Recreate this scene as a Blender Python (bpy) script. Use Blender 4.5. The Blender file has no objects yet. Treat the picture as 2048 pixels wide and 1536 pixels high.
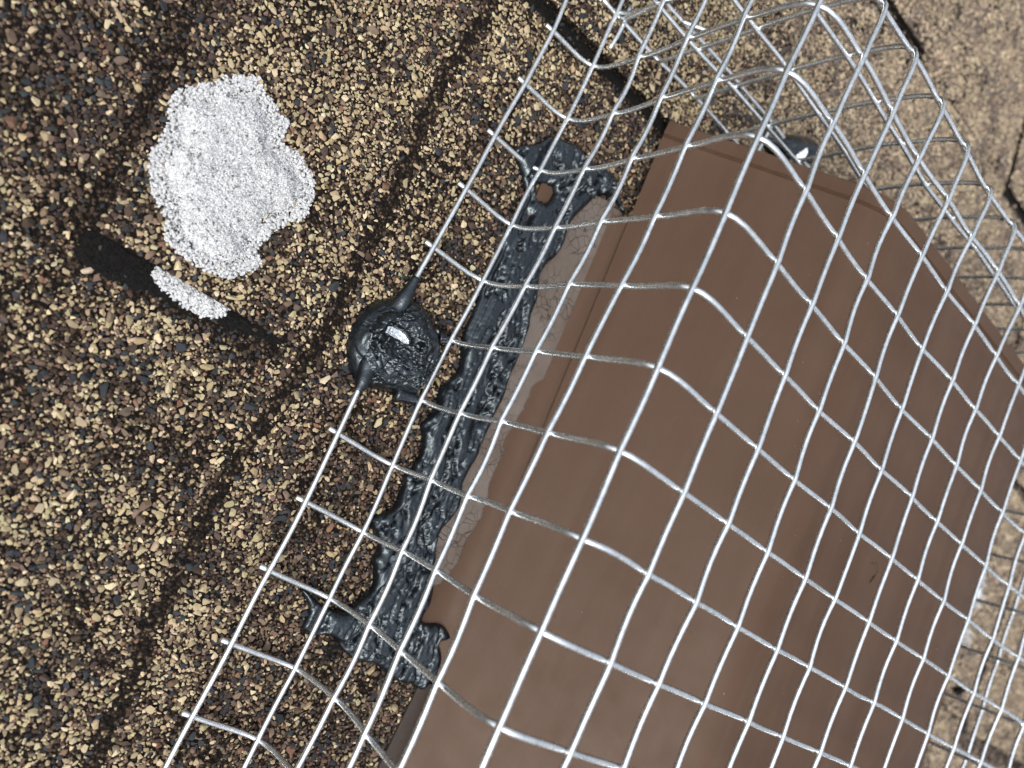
import bpy, math, random
import numpy as np
from mathutils import Matrix, Vector

S = 0.0254                      # one mesh cell of the wire cage (1 inch); layout numbers below are in cells
rng = np.random.default_rng(7)
random.seed(7)
scn = bpy.context.scene
COL = scn.collection

# ------------------------------------------------------------------ camera
F = 1662.78
R = np.array([[0.712594, 0.424814, 0.55834], [0.463827, -0.882362, 0.079377], [0.526378, 0.202409, -0.825806]])
CAM = np.array([-4.5439, -7.6397, 10.5491])
cd = bpy.data.cameras.new('camera')
cam = bpy.data.objects.new('camera', cd)
COL.objects.link(cam)
m = Matrix(((R[0][0], -R[1][0], -R[2][0], CAM[0]*S), (R[0][1], -R[1][1], -R[2][1], CAM[1]*S),
            (R[0][2], -R[1][2], -R[2][2], CAM[2]*S), (0, 0, 0, 1)))
cam.matrix_world = m
cd.sensor_width = 36.0
cd.lens = F/2048*36.0
cd.clip_start = 0.01
cd.clip_end = 100.0
cd.dof.use_dof = True
cd.dof.focus_distance = 11.2*S
cd.dof.aperture_fstop = 9.5
scn.camera = cam

# ------------------------------------------------------------------ sky, sun, exposure
SUN_EL, SUN_AZ = math.radians(52), math.radians(215)       # azimuth measured from +Y clockwise
w = bpy.data.worlds.new('World')
scn.world = w
w.use_nodes = True
nt = w.node_tree
bg = nt.nodes['Background']
sky = nt.nodes.new('ShaderNodeTexSky')
sky.sky_type = 'NISHITA'
sky.sun_disc = False
sky.sun_elevation = SUN_EL
sky.sun_rotation = SUN_AZ
sky.air_density = 1.0
sky.dust_density = 4.0
hs = nt.nodes.new('ShaderNodeHueSaturation')
hs.inputs['Saturation'].default_value = 0.34
nt.links.new(sky.outputs[0], hs.inputs['Color'])
# overcast: the cloud layer is about three times as bright overhead as at the horizon
wtc = nt.nodes.new('ShaderNodeTexCoord')
wsx = nt.nodes.new('ShaderNodeSeparateXYZ')
nt.links.new(wtc.outputs['Generated'], wsx.inputs[0])
wmr = nt.nodes.new('ShaderNodeMapRange')
wmr.inputs['From Min'].default_value, wmr.inputs['From Max'].default_value = 0.0, 1.0
wmr.inputs['To Min'].default_value, wmr.inputs['To Max'].default_value = 0.22, 2.0
nt.links.new(wsx.outputs['Z'], wmr.inputs['Value'])
wmx = nt.nodes.new('ShaderNodeVectorMath'); wmx.operation = 'SCALE'
nt.links.new(hs.outputs[0], wmx.inputs[0]); nt.links.new(wmr.outputs[0], wmx.inputs['Scale'])
nt.links.new(wmx.outputs[0], bg.inputs['Color'])
bg.inputs['Strength'].default_value = 0.15
sd = bpy.data.lights.new('sun', 'SUN')
sd.energy = 0.8
sd.angle = math.radians(25)
sd.color = (1.0, 0.97, 0.93)
sun = bpy.data.objects.new('sun', sd)
COL.objects.link(sun)
sdir = Vector((math.sin(SUN_AZ)*math.cos(SUN_EL), math.cos(SUN_AZ)*math.cos(SUN_EL), math.sin(SUN_EL)))
sun.rotation_euler = sdir.to_track_quat('Z', 'Y').to_euler()
scn.view_settings.view_transform = 'Standard'
scn.view_settings.look = 'None'
scn.view_settings.gamma = 1.0
scn.view_settings.use_curve_mapping = False
scn.view_settings.exposure = 0.65

# ------------------------------------------------------------------ helpers
def tag(o, label=None, cat=None, group=None, kind=None):
    if label: o['label'] = label
    if cat: o['category'] = cat
    if group: o['group'] = group
    if kind: o['kind'] = kind
    return o

def mesh_obj(name, v, f, mat, parent=None, smooth=False):
    me = bpy.data.meshes.new(name)
    me.from_pydata([tuple(p) for p in (np.asarray(v, float)*S)], [], [tuple(int(i) for i in q) for q in f])
    me.update()
    if smooth:
        me.polygons.foreach_set('use_smooth', [True]*len(me.polygons))
    me.materials.append(mat)
    o = bpy.data.objects.new(name, me)
    COL.objects.link(o)
    if parent: o.parent = parent
    return o

def empty(name):
    o = bpy.data.objects.new(name, None)
    o.empty_display_size = 0.01
    COL.objects.link(o)
    return o

def hash2(ix, iy, seed):
    h = (ix.astype(np.int64)*374761393 + iy.astype(np.int64)*668265263 + seed*982451653) & 0xffffffff
    h = ((h ^ (h >> 13))*1274126177) & 0xffffffff
    return ((h ^ (h >> 16)) & 0xffff)/65535.0

def vnoise(x, y, seed=0):
    x = np.asarray(x, float); y = np.asarray(y, float)
    ix, iy = np.floor(x), np.floor(y)
    fx, fy = x-ix, y-iy
    fx, fy = fx*fx*(3-2*fx), fy*fy*(3-2*fy)
    a, b = hash2(ix, iy, seed), hash2(ix+1, iy, seed)
    c, d = hash2(ix, iy+1, seed), hash2(ix+1, iy+1, seed)
    return (a*(1-fx)+b*fx)*(1-fy)+(c*(1-fx)+d*fx)*fy

def fbm(x, y, seed=0, octv=4):
    s, a, t = 0, 0.5, 0
    for k in range(octv):
        s = s+a*vnoise(x*2**k, y*2**k, seed+k*17); t += a; a *= 0.5
    return s/t

def sstep(a, b, x):
    t = np.clip((x-a)/(b-a), 0, 1)
    return t*t*(3-2*t)

def inside(px, py, poly):
    c = np.zeros(px.shape, bool)
    n = len(poly)
    for i in range(n):
        x1, y1 = poly[i]; x2, y2 = poly[(i+1) % n]
        if y1 == y2: continue
        k = ((y1 > py) != (y2 > py)) & (px < (x2-x1)*(py-y1)/(y2-y1)+x1)
        c ^= k
    return c

def nearest(px, py, polys):
    best = np.full(px.shape, 1e9); nx = px.copy(); ny = py.copy()
    for poly in polys:
        n = len(poly)
        for i in range(n):
            x1, y1 = poly[i]; x2, y2 = poly[(i+1) % n]
            dx, dy = x2-x1, y2-y1
            L = dx*dx+dy*dy+1e-12
            t = np.clip(((px-x1)*dx+(py-y1)*dy)/L, 0, 1)
            qx, qy = x1+t*dx, y1+t*dy
            d = np.hypot(px-qx, py-qy)
            k = d < best
            best[k] = d[k]; nx[k] = qx[k]; ny[k] = qy[k]
    return best, nx, ny

def smooth_poly(poly, it=1, amp=0.0, seed=1):
    p = np.array(poly, float)
    for _ in range(it):
        q = np.roll(p, -1, 0)
        p = np.stack([0.75*p+0.25*q, 0.25*p+0.75*q], 1).reshape(-1, 2)
    if amp:
        p[:, 0] += amp*(fbm(p[:, 0]*9, p[:, 1]*9, seed)-0.5)
        p[:, 1] += amp*(fbm(p[:, 0]*9+50, p[:, 1]*9, seed)-0.5)
    return [tuple(a) for a in p]

def field(name, poly, holes, res, hfun, base, mat, parent=None, smooth=True, sink=0.03):
    """Solid relief: a dense sheet over an outline, height hfun(x, y, distance to edge) above base(x, y)."""
    P = np.array(poly)
    x0, y0 = P.min(0)-2*res; x1, y1 = P.max(0)+2*res
    nx, ny = int((x1-x0)/res)+2, int((y1-y0)/res)+2
    X, Y = np.meshgrid(x0+np.arange(nx)*res, y0+np.arange(ny)*res, indexing='ij')
    ins = inside(X, Y, poly)
    for h in holes: ins &= ~inside(X, Y, h)
    quad = ins[:-1, :-1] | ins[1:, :-1] | ins[:-1, 1:] | ins[1:, 1:]
    use = np.zeros(ins.shape, bool)
    use[:-1, :-1] |= quad; use[1:, :-1] |= quad; use[:-1, 1:] |= quad; use[1:, 1:] |= quad
    xs, ys, ii = X[use], Y[use], ins[use]
    d, qx, qy = nearest(xs, ys, [poly]+list(holes))
    xs = np.where(ii, xs, qx); ys = np.where(ii, ys, qy); d = np.where(ii, d, 0)
    z = base(xs, ys)+np.where(ii, hfun(xs, ys, d), -sink)
    idx = np.full(ins.shape, -1); idx[use] = np.arange(len(xs))
    a = np.argwhere(quad)
    f = np.stack([idx[a[:, 0], a[:, 1]], idx[a[:, 0]+1, a[:, 1]], idx[a[:, 0]+1, a[:, 1]+1], idx[a[:, 0], a[:, 1]+1]], 1)
    return mesh_obj(name, np.stack([xs, ys, z], 1), f, mat, parent, smooth)

def tube(pts, rad, n=8, caps=True):
    pts = np.asarray(pts, float)
    rad = np.broadcast_to(np.asarray(rad, float), (len(pts),))
    t = np.gradient(pts, axis=0); t /= np.linalg.norm(t, axis=1)[:, None]+1e-12
    ref = np.array([0.0, 0.0, 1.0]) if abs(t[0][2]) < 0.8 else np.array([1.0, 0, 0])
    u = np.cross(ref, t[0]); u /= np.linalg.norm(u)
    vs = []
    for i in range(len(pts)):
        u = u-t[i]*(u@t[i]); u /= np.linalg.norm(u)
        b = np.cross(t[i], u)
        for k in range(n):
            a = 2*math.pi*k/n
            vs.append(pts[i]+rad[i]*(math.cos(a)*u+math.sin(a)*b))
    fs = []
    for i in range(len(pts)-1):
        for k in range(n):
            k2 = (k+1) % n
            fs.append((i*n+k, i*n+k2, (i+1)*n+k2, (i+1)*n+k))
    if caps:
        fs.append(tuple(range(n))[::-1]); fs.append(tuple((len(pts)-1)*n+k for k in range(n)))
    return vs, fs

def join(parts):
    V, Fc = [], []
    for v, f in parts:
        o = len(V); V += list(v); Fc += [tuple(i+o for i in q) for q in f]
    return V, Fc

def catmull(P, sub):
    P = np.asarray(P, float)
    Q = np.vstack([2*P[0]-P[1], P, 2*P[-1]-P[-2]])
    out = []
    for i in range(1, len(Q)-2):
        for k in range(sub):
            t = k/sub
            out.append(0.5*((2*Q[i])+(-Q[i-1]+Q[i+1])*t+(2*Q[i-1]-5*Q[i]+4*Q[i+1]-Q[i+2])*t*t+(-Q[i-1]+3*Q[i]-3*Q[i+1]+Q[i+2])*t**3))
    out.append(P[-1])
    return np.array(out)

# ------------------------------------------------------------------ materials
class NT:
    def __init__(s, name):
        s.m = bpy.data.materials.new(name); s.m.use_nodes = True
        s.t = s.m.node_tree; s.b = s.t.nodes['Principled BSDF']
        s.co = s.n('ShaderNodeTexCoord').outputs['Object']
    def n(s, t, **kw):
        o = s.t.nodes.new(t)
        for k, v in kw.items(): setattr(o, k, v)
        return o
    def l(s, a, b): s.t.links.new(a, b)
    def noise(s, scale, detail=4, rough=0.55, dist=0.0, vec=None):
        o = s.n('ShaderNodeTexNoise'); o.inputs['Scale'].default_value = scale/S
        o.inputs['Detail'].default_value = detail; o.inputs['Roughness'].default_value = rough
        o.inputs['Distortion'].default_value = dist
        s.l(vec or s.co, o.inputs['Vector']); return o.outputs['Fac']
    def voro(s, scale, feature='F1', out='Distance', vec=None):
        o = s.n('ShaderNodeTexVoronoi', feature=feature); o.inputs['Scale'].default_value = scale/S
        s.l(vec or s.co, o.inputs['Vector']); return o.outputs[out]
    def ramp(s, fac, stops, interp='LINEAR'):
        o = s.n('ShaderNodeValToRGB'); cr = o.color_ramp; cr.interpolation = interp
        while len(cr.elements) < len(stops): cr.elements.new(0.5)
        for e, (p, c) in zip(cr.elements, stops):
            e.position = p; e.color = (c, c, c, 1) if isinstance(c, (int, float)) else (*c, 1)
        s.l(fac, o.inputs[0]); return o.outputs[0]
    def mix(s, fac, a, b, mode='MIX'):
        o = s.n('ShaderNodeMix', data_type='RGBA', blend_type=mode)
        for sock, v in ((o.inputs[0], fac), (o.inputs[6], a), (o.inputs[7], b)):
            if hasattr(v, 'links'): s.l(v, sock)
            elif isinstance(v, (int, float)): sock.default_value = v
            else: sock.default_value = (*v, 1)
        return o.outputs[2]
    def math(s, op, a, b=0.5):
        o = s.n('ShaderNodeMath', operation=op)
        for sock, v in ((o.inputs[0], a), (o.inputs[1], b)):
            if hasattr(v, 'links'): s.l(v, sock)
            else: sock.default_value = v
        return o.outputs[0]
    def bump(s, h, strength=0.4, dist=0.02, prev=None):
        o = s.n('ShaderNodeBump'); o.inputs['Strength'].default_value = strength
        o.inputs['Distance'].default_value = dist*S
        s.l(h, o.inputs['Height'])
        if prev: s.l(prev, o.inputs['Normal'])
        return o.outputs[0]
    def set(s, **kw):
        for k, v in kw.items():
            k = k.replace('_', ' ')
            sock = s.b.inputs[k]
            if hasattr(v, 'links'): s.l(v, sock)
            elif isinstance(v, tuple) and sock.type == 'RGBA': sock.default_value = (*v, 1)
            else: sock.default_value = v
        return s.m

def mat_shingle():
    t = NT('asphalt_shingle')
    cells = t.voro(22, 'F1', 'Color')
    sep = t.n('ShaderNodeSeparateColor'); t.l(cells, sep.inputs[0])
    grain = t.ramp(sep.outputs[0], [(0.0, (0.010, 0.007, 0.005)), (0.5, (0.022, 0.014, 0.009)), (0.72, (0.055, 0.036, 0.024)),
                                    (0.88, (0.13, 0.092, 0.055)), (0.96, (0.24, 0.185, 0.105))], 'CONSTANT')
    d = t.voro(22, 'F1', 'Distance')
    gap = t.ramp(d, [(0.30, 1.0), (0.55, 0.25)])
    c = t.mix(1.0, grain, gap, 'MULTIPLY')
    h = t.math('SUBTRACT', 1.0, d)
    return t.set(Base_Color=c, Roughness=0.9, Specular_IOR_Level=0.15, Normal=t.bump(h, 0.9, 0.04))

def mat_granule():
    t = NT('mineral_granule')
    at = t.n('ShaderNodeAttribute', attribute_type='INSTANCER', attribute_name='gcol')
    n = t.noise(30, 3)
    v = t.ramp(n, [(0.3, 0.72), (0.7, 1.12)])
    c = t.mix(1.0, at.outputs['Color'], v, 'MULTIPLY')
    return t.set(Base_Color=c, Roughness=0.8, Specular_IOR_Level=0.18)

def mat_zinc():
    t = NT('galvanised_wire')
    n = t.noise(9, 5, 0.65)
    c = t.ramp(n, [(0.3, (0.52, 0.56, 0.575)), (0.62, (0.76, 0.785, 0.79))])
    r = t.ramp(t.noise(14, 4), [(0.3, 0.16), (0.7, 0.36)])
    return t.set(Base_Color=c, Metallic=0.93, Roughness=r, Specular_IOR_Level=0.6, Normal=t.bump(t.noise(14, 4), 0.05, 0.01))

def mat_brown():
    t = NT('brown_painted_metal')
    big = t.noise(0.55, 4, 0.6)
    fine = t.noise(60, 3, 0.6)
    c = t.ramp(big, [(0.3, (0.053, 0.027, 0.015)), (0.7, (0.068, 0.038, 0.023))])
    c = t.mix(0.35, c, t.ramp(fine, [(0.3, (0.038, 0.020, 0.012)), (0.75, (0.088, 0.051, 0.032))]))
    mp = t.n('ShaderNodeMapping'); mp.inputs['Scale'].default_value = (2.6, 0.16, 1.0); t.l(t.co, mp.inputs['Vector'])
    streak = t.ramp(t.noise(1.0, 6, 0.65, 0.4, mp.outputs[0]), [(0.42, 0.0), (0.72, 1.0)])
    c = t.mix(t.math('MULTIPLY', streak, 0.16), c, (0.11, 0.082, 0.06))
    spot = t.ramp(t.noise(7.5, 2, 0.5), [(0.74, 0.0), (0.80, 1.0)])
    c = t.mix(t.math('MULTIPLY', spot, 0.55), c, (0.03, 0.018, 0.012))
    r = t.ramp(t.noise(2.5, 5), [(0.3, 0.42), (0.7, 0.58)])
    return t.set(Base_Color=c, Roughness=r, Specular_IOR_Level=0.27, Specular_Tint=(1.0, 0.92, 0.84), Normal=t.bump(fine, 0.10, 0.01, t.bump(t.noise(1.1, 3), 0.10, 0.05)))

def mat_peel():
    t = NT('weathered_peeling_paint')
    wob = t.n('ShaderNodeVectorMath', operation='ADD')
    o = t.n('ShaderNodeTexNoise'); o.inputs['Scale'].default_value = 3.0/S; t.l(t.co, o.inputs['Vector'])
    sc = t.n('ShaderNodeVectorMath', operation='SCALE'); sc.inputs['Scale'].default_value = 0.2*S
    t.l(o.outputs['Color'], sc.inputs[0]); t.l(t.co, wob.inputs[0]); t.l(sc.outputs[0], wob.inputs[1])
    e = t.voro(6.5, 'DISTANCE_TO_EDGE', 'Distance', wob.outputs[0])
    zone = t.ramp(t.noise(1.1, 3), [(0.42, 0.0), (0.54, 1.0)])
    crack = t.ramp(e, [(0.012, 0.9), (0.04, 0.0)])
    crack = t.mix(1.0, crack, zone, 'MULTIPLY')
    c = t.ramp(t.noise(1.6, 5, 0.62), [(0.25, (0.070, 0.047, 0.033)), (0.5, (0.098, 0.077, 0.061)), (0.75, (0.120, 0.099, 0.082))])
    c = t.mix(crack, c, (0.02, 0.014, 0.011))
    return t.set(Base_Color=c, Roughness=0.62, Normal=t.bump(t.math('SUBTRACT', 1.0, crack), 0.5, 0.02))

def mat_tar():
    t = NT('wet_roofing_tar')
    n1 = t.noise(16, 6, 0.62, 0.6)
    n2 = t.noise(48, 4, 0.6)
    pits = t.ramp(t.voro(18), [(0.08, 0.0), (0.26, 1.0)])
    b = t.bump(n1, 0.26, 0.03)
    b = t.bump(n2, 0.14, 0.012, b)
    b = t.bump(pits, 0.12, 0.012, b)
    r = t.ramp(t.noise(7, 4), [(0.35, 0.20), (0.7, 0.32)])
    return t.set(Base_Color=(0.0035, 0.0045, 0.006), Roughness=r, Specular_IOR_Level=0.78, Specular_Tint=(0.80, 0.93, 1.0), Normal=b)

def mat_smear():
    t = NT('dull_tar_smear')
    return t.set(Base_Color=(0.007, 0.0065, 0.006), Roughness=0.85, Specular_IOR_Level=0.15, Normal=t.bump(t.noise(18, 5), 0.8, 0.05))

def mat_snow():
    t = NT('coarse_wet_snow')
    n = t.noise(14, 5, 0.7)
    dark = t.ramp(t.noise(17, 4, 0.7), [(0.36, 0.0), (0.50, 1.0)])
    c = t.mix(dark, (0.28, 0.30, 0.32), (0.80, 0.825, 0.85))
    return t.set(Base_Color=c, Roughness=0.35, Subsurface_Weight=0.35, Subsurface_Radius=(0.004, 0.005, 0.006),
                 Subsurface_Scale=0.5, Normal=t.bump(n, 0.9, 0.08))

def mat_ice():
    t = NT('melting_ice_grain')
    at = t.n('ShaderNodeAttribute', attribute_type='INSTANCER', attribute_name='gcol')
    return t.set(Base_Color=at.outputs['Color'], Roughness=0.10, Transmission_Weight=0.62, IOR=1.31, Specular_IOR_Level=0.6)

def mat_plain(name, c, rough=0.7, metal=0.0):
    t = NT(name)
    n = t.ramp(t.noise(20, 3), [(0.3, 0.75), (0.7, 1.15)])
    return t.set(Base_Color=t.mix(1.0, c, n, 'MULTIPLY'), Roughness=rough, Metallic=metal)

def mat_bright():
    t = NT('bright_foil_washer')
    n = t.noise(10, 5, 0.7, 1.5)
    c = t.ramp(n, [(0.32, (0.35, 0.40, 0.44)), (0.45, (0.80, 0.88, 0.92)), (0.7, (0.95, 0.97, 0.98))])
    return t.set(Base_Color=c, Metallic=0.85, Roughness=0.22, Normal=t.bump(n, 0.5, 0.04))

M_SH, M_GR, M_ZN, M_BR, M_PEEL, M_TAR = mat_shingle(), mat_granule(), mat_zinc(), mat_brown(), mat_peel(), mat_tar()
M_SMEAR, M_SNOW, M_ICE, M_WASH = mat_smear(), mat_snow(), mat_ice(), mat_bright()
M_DECK = mat_plain('roof_deck_felt', (0.02, 0.018, 0.017), 0.9)
M_DARK = mat_plain('shaded_brown_metal', (0.035, 0.024, 0.018), 0.7)  # brown darkened to carry the hood's shade on the base plate; throat shares it

# ------------------------------------------------------------------ roof: courses of laminated shingles
ROWS = [-38.0, -31.6, -25.2, -18.9, -12.6, -6.2, 0.32, 6.32, 12.7, 19.1, 25.5, 31.9, 38.3, 44.7]
ZB, STEP = -0.20, 0.02
# thick laminated tabs: (x left at butt, x right at butt, butt y, length, left lean, right lean, thickness, ramp)
TABS = [(-3.84, -0.6, -6.2, 4.4, -0.12, 0.1, 0.19, 2.6), (-9.0, -4.25, -4.1, 4.4, 0.0, 0.10, 0.045, 0.0),
        (-1.6, 4.6, 0.32, 4.6, -0.25, -0.3, 0.15, 0.0), (2.6, 8.27, 6.33, 4.4, -0.3, -0.2, 0.16, 0.0),
        (12.95, 17.5, 6.2, 4.4, -0.3, -0.2, 0.11, 0.0), (16.2, 20.5, 0.3, 4.4, -0.3, 0.2, 0.10, 0.0),
        (-12.5, -7.4, -12.6, 4.4, -0.3, 0.2, 0.12, 0.0), (19.5, 24.5, -6.2, 4.4, 0.2, 0.2, 0.10, 0.0)]

def row_of(y):
    return np.clip(np.searchsorted(ROWS, y, side='right')-1, 0, len(ROWS)-2)

RA = np.array(ROWS)
def base_z(x, y):
    k = row_of(y)
    f = np.clip((y-RA[k])/(RA[k+1]-RA[k]), 0, 1)
    return ZB+STEP*(1-f)

def tab_z(x, y):
    z = np.zeros(np.shape(x))
    for xl, xr, yb, ln, ll, lr, th, ramp in TABS:
        f = (y-yb)/ln
        a, b = xl+ll*f*1.6, xr+lr*f*1.6
        k = (f >= 0) & (f <= 1) & (x >= a) & (x <= b)
        t = th*np.clip((xr-x)/ramp, 0, 1) if ramp else th
        z = np.where(k, np.maximum(z, t*(1-0.55*np.clip(f, 0, 1))), z)
    return z

def roof_z(x, y):
    x = np.asarray(x, float); y = np.asarray(y, float)
    wav = 0.03*(fbm(x*0.55, y*0.55, 31, 2)-0.5)
    jx = -0.88+0.10*np.sin(y*0.9)+0.12*(fbm(y*1.1, x*0+3, 33, 3)-0.5)
    wav = wav-0.03*np.exp(-((x-jx)/0.13)**2)*(y < -0.2)
    return base_z(x, y)+tab_z(x, y)+wav

roof = tag(empty('roof'), 'weathered brown and tan asphalt shingle roof', 'roof', kind='structure')
mesh_obj('roof_deck', [(-60, -40, -0.9), (60, -40, -0.9), (60, 48, -0.9), (-60, 48, -0.9), (-60, -40, -0.45), (60, -40, -0.45), (60, 48, -0.45), (-60, 48, -0.45)],
         [(3, 2, 1, 0), (4, 5, 6, 7), (0, 1, 5, 4), (1, 2, 6, 5), (2, 3, 7, 6), (3, 0, 4, 7)], M_DECK, roof)
for r in range(len(ROWS)-1):
    y0, y1 = ROWS[r], ROWS[r+1]
    xs = [-60.0]
    x = -60+(r*17 % 39)
    while x < 60:
        if x > xs[-1]+3: xs.append(float(x))
        x += 39
    xs.append(60.0)
    for a, b in zip(xs[:-1], xs[1:]):
        a2, b2 = a+0.01, b-0.01
        near = y0 > -20 and y0 < 14
        nx = max(2, int((b2-a2)/(0.5 if near else 6))) + 1
        ny = 14 if near else 3
        gx = np.linspace(a2, b2, nx); gy = np.linspace(y0, y1-0.004, ny)
        X, Y = np.meshgrid(gx, gy, indexing='ij')
        Z = base_z(X, Y)+0.03*(fbm(X*0.55, Y*0.55, 31, 2)-0.5)
        v = np.stack([X, Y, Z], -1).reshape(-1, 3)
        f = [(i*ny+j, (i+1)*ny+j, (i+1)*ny+j+1, i*ny+j+1) for i in range(nx-1) for j in range(ny-1)]
        n0 = len(v)
        edge = np.stack([gx, np.full(nx, y0), np.full(nx, -0.44)], 1)
        f += [(n0+i, n0+i+1, (i+1)*ny, i*ny) for i in range(nx-1)]
        mesh_obj('shingle', np.vstack([v, edge]), f, M_SH, roof)
for xl, xr, yb, ln, ll, lr, th, ramp in TABS:
    nx, ny = 26, 14
    v = []
    for i in range(nx):
        for j in range(ny):
            f = j/(ny-1)
            a, b = xl+ll*f*1.6, xr+lr*f*1.6
            x = a+(b-a)*i/(nx-1); y = yb+ln*f
            t = th*min(max((xr-x)/ramp, 0), 1) if ramp else th
            z = float(base_z(np.array(x), np.array(y+1e-6)))+t*(1-0.55*f)+0.03*(float(fbm(np.array(x*0.55), np.array(y*0.55), 31, 2))-0.5)
            v.append((x, y-0.003, z+0.002))
    top = len(v)
    v += [(x, y+(0.16 if k % ny == 0 else 0), z-th-0.05) for k, (x, y, z) in enumerate(v)]
    f = [(i*ny+j, (i+1)*ny+j, (i+1)*ny+j+1, i*ny+j+1) for i in range(nx-1) for j in range(ny-1)]
    f += [(top+i*ny, top+(i+1)*ny, (i+1)*ny, i*ny) for i in range(nx-1)]
    f += [(j, j+1, top+j+1, top+j) for j in range(ny-1)]
    e = (nx-1)*ny
    f += [(top+e+j, top+e+j+1, e+j+1, e+j) for j in range(ny-1)]
    o = mesh_obj('shingle_tab', v, f, M_SH, roof)
    o.data.materials.append(M_DECK)
    o.data.polygons.foreach_set('material_index', [0]*((nx-1)*(ny-1))+[1]*(nx-1)+[0]*(2*ny-2))

# black asphalt shade line laid bare on the course below each thick tab
def mat_shade():
    t = NT('bare_black_asphalt')
    c = t.ramp(t.noise(26, 5, 0.65), [(0.35, (0.002, 0.002, 0.002)), (0.75, (0.012, 0.011, 0.010))])
    return t.set(Base_Color=c, Roughness=0.8, Specular_IOR_Level=0.12, Normal=t.bump(t.noise(24, 5, 0.65), 0.9, 0.06))
M_SHADE = mat_shade()
SHADES = [[(-3.84, -6.10), (-3.55, -6.12), (-2.9, -6.12), (-2.2, -6.12), (-1.5, -6.12), (-1.0, -6.02), (-0.75, -5.98), (-0.95, -6.14), (-1.4, -6.34), (-2.1, -6.46), (-2.9, -6.56), (-3.4, -6.60), (-3.72, -6.62), (-3.88, -6.45)],
          [(-3.86, -6.1), (-4.02, -5.2), (-4.16, -4.3), (-4.2, -3.3), (-4.02, -3.2), (-3.95, -4.3), (-3.83, -5.2)],
          [(-1.3, 0.40), (4.4, 0.40), (4.4, 0.16), (2.6, 0.14), (1.6, 0.18), (0.9, 0.10), (0.3, 0.14), (-0.4, 0.06), (-1.3, 0.1)],
          [(2.8, 6.4), (8.25, 6.4), (8.3, 6.14), (7.2, 6.12), (5.5, 6.10), (2.8, 6.1)],
          [(13.0, 6.28), (17.3, 6.28), (17.3, 6.0), (13.0, 6.0)]]
def row_flat(x, y): return ZB+0.0*x+0.03*(fbm(x*0.55, y*0.55, 31, 2)-0.5)
for k, p in enumerate(SHADES):
    if k == 1: continue
    field('shade_line', smooth_poly(p, 2, 0.10 if k < 3 else 0.05, 50+k), [], 0.035, lambda x, y, d: 0.008+0.05*fbm(x*7, y*7, 55)*sstep(0, 0.1, d), row_flat, M_SHADE, roof, True)

# ------------------------------------------------------------------ mineral granules (uncountable): instanced crushed stone
def rock(k, n=16, flat=0.52):
    r = np.random.default_rng(100+k)
    import bmesh
    bm = bmesh.new()
    p = r.normal(size=(n, 3)); p /= np.linalg.norm(p, axis=1)[:, None]
    p *= r.uniform(0.86, 1.06, (n, 1)); p *= np.array([1.0, r.uniform(0.62, 0.95), flat*r.uniform(0.8, 1.15)])
    for q in p: bm.verts.new(q*0.5)
    res = bmesh.ops.convex_hull(bm, input=bm.verts)
    loose = [v for v in bm.verts if not v.link_faces]
    bmesh.ops.delete(bm, geom=loose, context='VERTS')
    bmesh.ops.recalc_face_normals(bm, faces=bm.faces)
    bm.verts.index_update()
    v = [tuple(q.co) for q in bm.verts]; f = [tuple(q.index for q in g.verts) for g in bm.faces]
    bm.free()
    return v, f

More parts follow.
